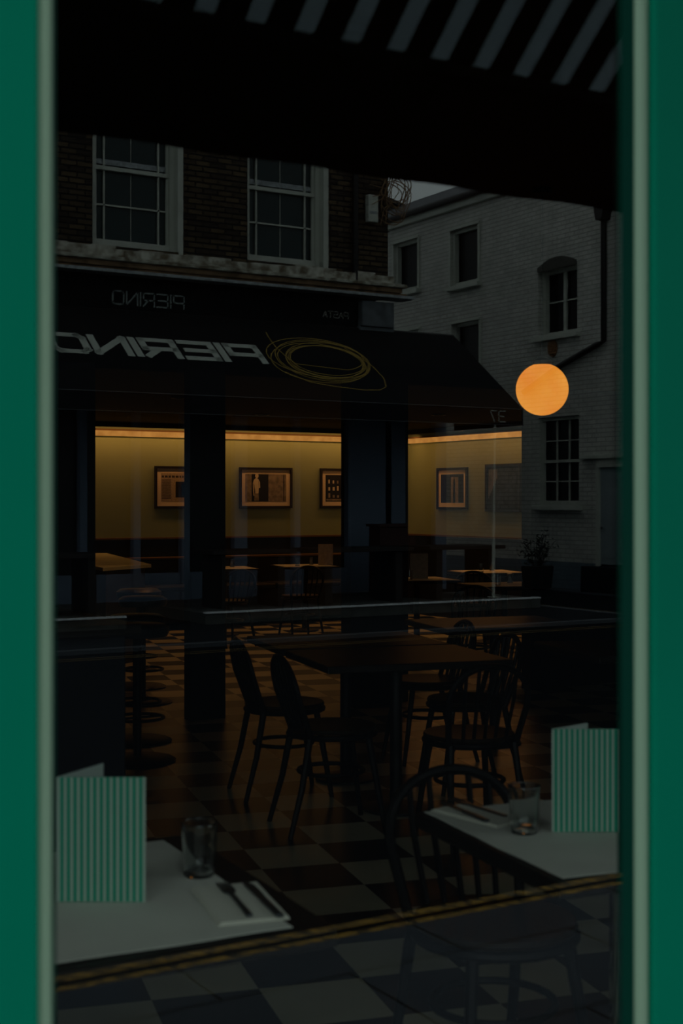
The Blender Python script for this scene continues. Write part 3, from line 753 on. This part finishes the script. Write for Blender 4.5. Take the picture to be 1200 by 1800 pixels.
# shopfront
b = B(); b.ubox(MF, 3.0, 12.1, .15, .52, -.25, -.10)
for x0, w_ in ((3.0,.3),(5.4,.28),(6.25,.10),(7.0,.10),(7.7,.12),(8.5,.2),(9.45,.1),(10.35,1.0),(11.0,.10),(11.9,.2)):
    b.ubox(MF, x0, x0+w_, .15, 2.75, -.25, -.06)
b.ubox(MF, 3.0, 12.1, 2.75, 3.0, -.25, -.05)
b.build('shopfront_frame', BLUEG, pb, world=True)
B().ubox(MF, 3.0, 12.1, .52, 2.75, -.2, -.18).build('shop_glass', WIND, pb, world=True)
b = B(); b.ubox(MF, 3.0, 12.1, 3.0, 3.9, -.25, -.02); b.ubox(MF, 11.0, 12.1, .0, 3.9, -6, -.25); b.build('lower_wall', FASC, pb, world=True)

GLYPH = {
 'P': [[(0,0),(0,1),(1,1),(1,.42),(0,.42)]], 'I': [[(.0,0),(.0,1)]], 'E': [[(1,0),(0,0),(0,1),(1,1)],[(0,.5),(.9,.5)]],
 'R': [[(0,0),(0,1),(1,1),(1,.45),(0,.45)],[(.55,.45),(1,0)]], 'N': [[(0,0),(0,1),(1,0),(1,1)]],
 'O': [[(.15,0),(0,.15),(0,.85),(.15,1),(.85,1),(1,.85),(1,.15),(.85,0),(.15,0)]],
 'A': [[(0,0),(.5,1),(1,0)],[(.2,.35),(.8,.35)]], 'S': [[(0,0),(1,0),(1,.5),(0,.5),(0,1),(1,1)]], 'T': [[(0,1),(1,1)],[(.5,0),(.5,1)]],
 '3': [[(0,1),(1,1),(1,0),(0,0)],[(.2,.5),(1,.5)]], '7': [[(0,1),(1,1),(.35,0)]]}
def lettering(text, M, total, h, t, parent, m, name='lettering', gap=.28):
    # M(u, v, d): u runs in reading direction
    ws = [(0.0 if c == 'I' else 1.0) for c in text]
    unit = total/(sum(ws)+gap*(len(text)-1)); b = B(); u = 0
    for c, w in zip(text, ws):
        for pl in GLYPH[c]:
            for (x0,y0),(x1,y1) in zip(pl, pl[1:]):
                p0 = Vector((u+x0*unit*w, y0*h)); p1 = Vector((u+x1*unit*w, y1*h)); d = (p1-p0).normalized(); n_ = Vector((-d.y,d.x))*t/2; e_ = d*t*.45
                q = [p0-n_-e_, p0+n_-e_, p1+n_+e_, p1-n_+e_]
                b.prism([M(a.x, a.y, 0) for a in q], M(0,0,.004)-M(0,0,0))
        u += unit*(w+gap)
    return b.build(name, m, parent, world=True)
MFL = lambda x, z, d0: (lambda u, v, d: Vector((x-u, fy+d0+d, z+v)))
lettering('PIERINO', MFL(7.66, 4.085, .10), 1.02, .17, .022, pb, LETG)
lettering('PASTA', MFL(10.25, 4.13, .10), .42, .09, .014, pb, LETF)
# things fixed to the wall
tag(B().tube([(10.40, fy+.06, 4.7), (10.40, fy+.06, 7.1)], .045).build('drain_pipe', IRON, pb, world=True, smooth=True), 'black downpipe on the brick wall')

# ---- black awning with lettering
AWX0, AWX1 = 3.0, 12.1
AWS = ((16.85, 3.99), (15.2, 2.79))
def MA(x0=0):
    (Y1, Z1), (Y0, Z0) = AWS
    d = Vector((0, yo(Y1)-yo(Y0), Z1-Z0)).normalized(); n_ = Vector((1,0,0)).cross(d); 
    if n_.z < 0: n_ = -n_
    return lambda u, v, dd: Vector((x0-u, yo(Y0), Z0)) + d*v + n_*dd
slope = math.hypot(1.65, 1.20)
ba = empty('black_awning', (8, yo(16.85), 3.99), 0, 'black awning with the word PIERINO and a scribbled yellow oval', 'awning')
M0 = MA()
B().ubox(M0, -AWX0, -AWX1, 0, slope, -.012, 0).build('canopy', FABB, ba, world=True)
b = B(); b.box(AWX0, AWX1, yo(15.2), yo(15.2)+.006, 2.56, 2.79); b.build('valance', FABB, ba, world=True)
b = B(); b.box(AWX0, AWX1, yo(15.2)-.01, yo(15.2)+.014, 2.782, 2.794); b.box(AWX0, AWX1, yo(15.2)-.004, yo(15.2)+.012, 2.555, 2.562)
b.build('seam_binding', mat('grey_binding', (.09,.095,.10), .8, .1), ba, world=True)
b = B(); b.prism([(AWX1-.006, yo(16.85), 3.99), (AWX1-.006, yo(15.2), 2.79), (AWX1-.006, yo(15.2), 2.56), (AWX1-.006, yo(16.85), 2.56)], (.006,0,0)); b.build('end_panel', FABB, ba, world=True)
B().tube([(AWX0, yo(16.9), 3.96), (AWX1, yo(16.9), 3.96)], .06).build('roller_tube', IRON, ba, world=True, smooth=True)
lettering('PIERINO', (lambda f: (lambda u, v, d: f(u, v+.90, d)))(MA(8.38)), 2.84, .40, .095, ba, LETW, gap=.30)
MV = lambda u, v, d: Vector((11.78-u, yo(15.2)+.006+d, 2.60+v))
lettering('37', MV, .26, .15, .018, ba, LETG, gap=.35)
# scribbled oval, printed on the canopy
random.seed(21)
fS = MA(0)
def AP(px, py):                                     # where a sight line meets the awning's slope
    r_ = (px-600)/F; c_ = (880-py)/F; sy = .8575-.5145*r_; sx = .5145+.8575*r_
    (Y1, Z1), (Y0, Z0) = AWS; k = (Z1-Z0)/(Y1-Y0)
    dep = (Z0-EYE-k*Y0)/(c_-k*sy); Y = sy*dep
    return fS(-sx*dep, (Y-Y0)*math.hypot(1, k), .002)
loops = [(466,637,594,652), (468,650,600,664), (492,651,596,668), (466,645,606,672), (500,640,602,662), (515,636,613,656), (494,648,598,666), (506,642,607,660)]
pix = [(467,585), (474,597), (486,612), (500,625), (520,640)]
for n_, (xl, xr, yt, ybm) in enumerate(loops):
    for k in range(28):
        a = .75*PI + 2*PI*k/28 - .0; f = k/28.0
        xl2, xr2, yt2, yb2 = [u*(1-f)+v*f for u, v in zip(loops[n_], loops[min(n_+1, len(loops)-1)])]
        x = (xl2+xr2)/2 - (xr2-xl2)/2*math.cos(a+PI*.25*0+PI)*-1; y = (yt2+yb2)/2 + (yb2-yt2)/2*math.sin(-a+PI)*1.0
        y += .13*(x-555)
        pix.append((x, y))
pix += [(500+3*k, 640+.6*k) for k in range(0)]
b = B(); b.tube([AP(*q) for q in pix], .0065, 5)
tailp = [(500,668-14), (545,672), (590,680), (640,686), (668,686), (678,680), (674,665), (655,645), (632,628), (605,612)]
b.tube([AP(*q) for q in tailp], .0065, 5)
b.build('scribbled_oval', YELL, ba, world=True)

for x in (4.6, 11.3):
    B().tube([(x, yo(16.85), 3.25), (x+.1, yo(16.0), 2.86), (x, yo(15.25), 2.74)], .03).build('folding_arm', mat('grey_awning_arm', (.30,.34,.35), .5, .3), ba, world=True, smooth=True)

# ---- terrace in front of the shop
td = empty('terrace_deck', (9, yo(16), 0), 0, 'low terrace platform with a white edge, right of the entrance gap', 'terrace')
B().box(7.08, 12.25, yo(16.75), yo(15.0), 0.0, .13).build('platform', DECK, td, world=True)
B().box(7.08, 12.25, yo(15.06), yo(14.985), .13, .15).build('edge_strip', NOSE, td, world=True)
td2 = empty('terrace_deck', (5, yo(16), 0), 0, 'low terrace platform with a white edge, left of the entrance gap', 'terrace')
B().box(2.6, 6.06, yo(16.75), yo(15.0), 0.0, .13).build('platform', DECK, td2, world=True)
B().box(2.6, 6.06, yo(15.06), yo(14.985), .13, .15).build('edge_strip', NOSE, td2, world=True)
pl = empty('terrace_post', (11.62, yo(15.25), .15), 0, 'thin white post at the corner of the terrace', 'post')
B().tube([(0,0,0),(0,0,1.2),(.02,0,2.42)], .022).build('pole', WPAINT, pl, smooth=True); B().box(-.06,.06,-.06,.06,0,.01).build('foot_plate', WPAINT, pl)
def terrace_table(x, Y, w, d, label, h=.74):
    t = empty('terrace_table', (x, yo(Y), .13), 0, label, 'table', 'dark wooden terrace tables')
    B().box(-w/2,w/2,-d/2,d/2,h-.05,h).build('tabletop', TWOOD, t, bevel=.005)
    for sx in (-1,1): B().box(sx*(w/2-.2)-.05, sx*(w/2-.2)+.05, -d/2+.06, d/2-.06, 0, h-.05).build('leg', TWOOD, t)
    return t
terrace_table(9.6, 15.7, 1.5, .7, 'dark terrace table behind the white post, in front of the blue pilaster')
terrace_table(11.3, 15.75, 1.3, .7, 'dark terrace table at the corner end of the terrace')
terrace_table(8.0, 15.8, 1.2, .7, 'dark terrace table right of the entrance gap')
terrace_table(5.5, 15.7, 1.0, .7, 'dark terrace table left of the entrance gap')
pt = empty('terrace_planter', (10.62, yo(16.3), .13), 0, 'red brown wooden planter box on the terrace by the pilaster', 'planter')
B().box(-.30,.30,-.15,.15,0,1.0).build('box', REDW, pt, bevel=.01); B().box(-.33,.33,-.18,.18,1.0,1.04).build('rim', REDW, pt, bevel=.005)

# ---- white painted building across the lane
XW = 15.3
MW = lambda u, v, d: Vector((XW-d, yo(u), v))      # u = Y distance, v = z, d = out of the wall
def WP(px, py):                                     # where a sight line meets the white wall
    r = (px-600)/F; dep = XW/(.5145+.8575*r); return ((.8575-.5145*r)*dep, EYE+(880-py)/F*dep)
wb = empty('white_building', (XW, yo(19), 0), 0, 'white painted brick building across the lane with a slate roof', 'building')
def wrect(px0, px1, py0, py1):
    a, c = WP(px0, (py0+py1)/2)[0], WP(px1, (py0+py1)/2)[0]; pm = (px0+px1)/2
    return (min(a,c), max(a,c), WP(pm, py1)[1], WP(pm, py0)[1])
wins = [wrect(693,735,424,512)+('plain',), wrect(793,841,400,500)+('plain',), wrect(945,1014,470,588)+('two',), wrect(945,1018,732,888)+('grid',),
        wrect(795,843,566,690)+('plain',), wrect(690,737,583,700)+('plain',)]
GUT = 7.15
us = sorted({13.4, 27.6} | {w[0] for w in wins} | {w[1] for w in wins})
b = B()
for a, c in zip(us, us[1:]):
    mid = (a+c)/2; holes = sorted([(w[2], w[3]) for w in wins if w[0] < mid < w[1]])
    z = .45
    for h0, h1 in holes: b.ubox(MW, a, c, z, h0, -.3, 0); z = h1
    b.ubox(MW, a, c, z, GUT, -.3, 0)
b.build('wall', WBRICK, wb, world=True)
b = B(); b.box(XW, XW+6, yo(13.6), yo(13.4), .45, GUT); b.build('gable_wall', WBRICKX, wb, world=True)
b = B(); b.ubox(MW, 13.4, 27.6, 0, .45, -.3, .02); b.build('plinth', PLINTH, wb, world=True)
B().hexa([(x, yo(Y), z+dz) for Y in (13.3, 27.6) for (x, z) in ((XW-.15, GUT+.06), (XW+3.4, GUT+1.6)) for dz in (0,.08)]).build('roof', SLATE, wb, world=True)
B().hexa([(x, yo(Y), z+dz) for Y in (13.3, 27.6) for (x, z) in ((XW+3.4, GUT+1.6), (XW+6.4, GUT+.2)) for dz in (0,.08)]).build('roof', SLATE, wb, world=True)
b = B(); b.ubox(MW, 13.4, 27.6, GUT-.10, GUT+.05, 0, .10); b.build('eaves_band', WPAINT, wb, world=True, bevel=.01)
B().tube([(XW-.16, yo(13.4), GUT+.08), (XW-.16, yo(27.6), GUT+.06)], .06).build('gutter', IRON, wb, world=True, smooth=True)
B().lathe([(0,0),(.16,0),(.16,.10),(.22,.12),(.22,.16),(0,.20)], (XW+3.3, yo(22.1), GUT+1.62), 16).build('roof_vent', IRON, wb, world=True, smooth=True)
nh = empty('neighbouring_house', (18, yo(29), 0), 0, 'dark slate roofed house just visible behind the white building', 'building')
B().prism([(15.8, yo(27.8), 0), (15.8, yo(27.8), 9.2), (17.3, yo(27.8), 8.95), (19.6, yo(27.8), 8.35), (19.6, yo(27.8), 0)], (0,-4,0)).build('wall', SLATE, nh, world=True)
B().prism([(15.7, yo(27.7), 9.25), (17.3, yo(27.7), 9.0), (19.8, yo(27.7), 8.36), (19.8, yo(27.7), 8.28), (17.3, yo(27.7), 8.9), (15.7, yo(27.7), 9.15)], (0,-4.2,0)).build('roof', SLATE, nh, world=True)
for (a, c, z0, z1, mode) in wins:
    rec = .18 if mode in ('two',) else .10
    w = sash_window(MW, a, c, z0, z1, wb, rec=rec, glassm=WIND, mode=mode if mode != 'plain' else 'plain', fw=.06)
    b = B(); b.ubox(MW, a-.08, c+.08, z0-.09, z0, -.1, .10); b.build('sill', WPAINT, w, world=True, bevel=.01)
    if mode == 'plain':
        b = B(); b.ubox(MW, a-.05, c+.05, z1, z1+.05, 0, .05); b.ubox(MW, a-.05, a, z0, z1, 0, .03); b.ubox(MW, c, c+.05, z0, z1, 0, .03); b.build('surround', WPAINT, w, world=True)
    if mode == 'two':
        b = B(); n = 8; W_ = c-a
        for k in range(n):
            q0, q1 = k/n, (k+1)/n; h0 = .13*math.sin(PI*q0)+.0; h1 = .13*math.sin(PI*q1)
            b.prism([MW(a+W_*q0, z1-.02, .012), MW(a+W_*q1, z1-.02, .012), MW(a+W_*q1, z1+.06+h1, .012), MW(a+W_*q0, z1+.06+h0, .012)], (-.01,0,0))
        b.build('arch_lintel', mat('dark_arch_brick', (.10,.10,.09), .9, .1, noise=(20,.4)), w, world=True)
# door
da, dc, dz0, dz1 = 16.2, 17.15, .42, 2.05
b = B(); b.ubox(MW, da, dc, dz0, dz1, 0, .02)
dr = b.build('door', DOORB, wb, world=True)
b = B(); b.ubox(MW, da+.12, dc-.12, .55, 1.0, .02, .03); b.ubox(MW, da+.12, dc-.12, 1.12, 1.9, .02, .03); b.build('door_panels', DOORB, dr, world=True, bevel=.006)
b = B(); b.tube([MW(dc-.07, 1.05, .03), MW(dc-.07, 1.05, .07)], .025); b.build('door_knob', CHROME, dr, world=True, smooth=True)
b = B(); b.ubox(MW, da-.12, da, .42, 2.2, 0, .07); b.ubox(MW, dc, dc+.07, .42, 2.2, 0, .07); b.ubox(MW, da, dc, dz1, 2.2, 0, .07); b.build('door_frame', WPAINT, wb, world=True)
b = B(); b.ubox(MW, da-.35, dc+.42, 2.19, 2.27, 0, .12); b.build('door_hood', WPAINT, wb, world=True, bevel=.01)
b = B(); b.ubox(MW, da-.15, dc+.12, 0, .42, .02, .35); b.build('door_step', FASC, wb, world=True, bevel=.01)
# pipework
q = [WP(1066, 372), WP(1066, 600), WP(1055, 606), WP(985, 646), WP(925, 690)]
b = B(); b.tube([MW(u, v, .07) for u, v in q], .05)
b.build('drain_pipe', IRON, wb, world=True, smooth=True)
u, v = WP(1067, 375); b = B(); b.hexa([MW(u+su*(.13 if k else .07), v+(.12 if k else -.12), dd) for su in (-1,1) for k in (0,1) for dd in (.0,.2)]); b.build('rain_hopper', IRON, wb, world=True)
u, v = WP(972, 612)
vt = empty('wall_vent', MW(u, v, .0), 0, 'round rusty vent on the white wall above the globe lamp', 'vent')
cv = MW(u, v, 0)
b = B(); ring = [(cv.x-.03, cv.y+.12*math.cos(a), cv.z+.15*math.sin(a)) for a in [2*PI*k/20 for k in range(20)]]
b.prism(ring, (.03,0,0)); b.build('plate', TERRA, vt, world=True)
b = B()
for k in range(5): z = cv.z-.09+.045*k; b.box(cv.x-.05, cv.x-.03, cv.y-.09, cv.y+.09, z-.010, z+.010)
b.build('louvres', TERRA, vt, world=True)

# things fixed to the brick corner
al = empty('alarm_box', (10.68, fy+.0, 5.7), 0, 'small white box fixed to the brick corner beside the coiled wire', 'alarm box')
B().box(10.60, 10.77, fy, fy+.10, 5.58, 5.98).build('cover', WPAINT, al, world=True, bevel=.01); B().box(10.62, 10.75, fy+.1, fy+.105, 5.70, 5.74).build('label_strip', LEAD, al, world=True)
random.seed(4)
b = B()
for k in range(7):
    c = Vector((11.05+random.uniform(-.06,.06), fy+.12+random.uniform(-.05,.05), 5.95+random.uniform(-.12,.18))); rx, rz = random.uniform(.16,.24), random.uniform(.22,.34); tw = random.uniform(-.6,.6)
    b.tube([c+Vector((rx*math.cos(a)*math.cos(tw)+.04*math.sin(3*a), rx*math.cos(a)*math.sin(tw), rz*math.sin(a))) for a in [2*PI*j/26 for j in range(26)]], .008, 5, True)
for k in range(10):
    c = Vector((11.0, fy+.1, 5.9)); a = random.uniform(0, 2*PI); L = random.uniform(.3,.5)
    b.tube([c, c+Vector((L*.5*math.cos(a), .05, L*.5*math.sin(a))), c+Vector((L*math.cos(a+.4), .02, L*math.sin(a+.4)))], .006, 5)
wr = b.build('wire_coil', WIRE); tag(wr, 'tangled rusty wire coil sticking out from the brick corner', 'wire coil')

# potted plant by the white wall
px_, py_ = XW-.40, yo(18.32)
pp = empty('potted_shrub', (px_, py_, 0), 0, 'dark leafy shrub in a square black pot by the white wall', 'plant')
b = B(); b.hexa([(sx*(.17 if z == 0 else .20), sy*(.17 if z == 0 else .20), z) for sx in (-1,1) for sy in (-1,1) for z in (0,.38)]); b.build('pot', POT, pp, bevel=.01)
b = B(); lf = B()
for k in range(16):
    a = random.uniform(0, 2*PI); L = random.uniform(.30,.62); lean = random.uniform(.03,.34)
    p0 = Vector((.06*math.cos(a), .06*math.sin(a), .36)); p1 = p0+Vector((lean*.5*math.cos(a), lean*.5*math.sin(a), L*.6)); p2 = p0+Vector((lean*math.cos(a), lean*math.sin(a), L))
    b.tube([p0,p1,p2], [.008,.006,.003], 5)
    for j in range(16):
        t = random.uniform(.25,1.05); c = p0.lerp(p2, t)+Vector([random.uniform(-.09,.09) for _ in range(3)])
        d = Vector([random.uniform(-1,1) for _ in range(3)]).normalized(); s_ = Vector([random.uniform(-1,1) for _ in range(3)]).cross(d).normalized()
        l = random.uniform(.05,.09); w_ = l*.4; nn = d.cross(s_)*.004
        lf.prism([c-d*l*.5, c+s_*w_*.5+nn, c+d*l*.5, c-s_*w_*.5+nn], nn*.4)
b.build('stems', TWOOD, pp, smooth=True); lf.build('foliage', LEAF, pp)
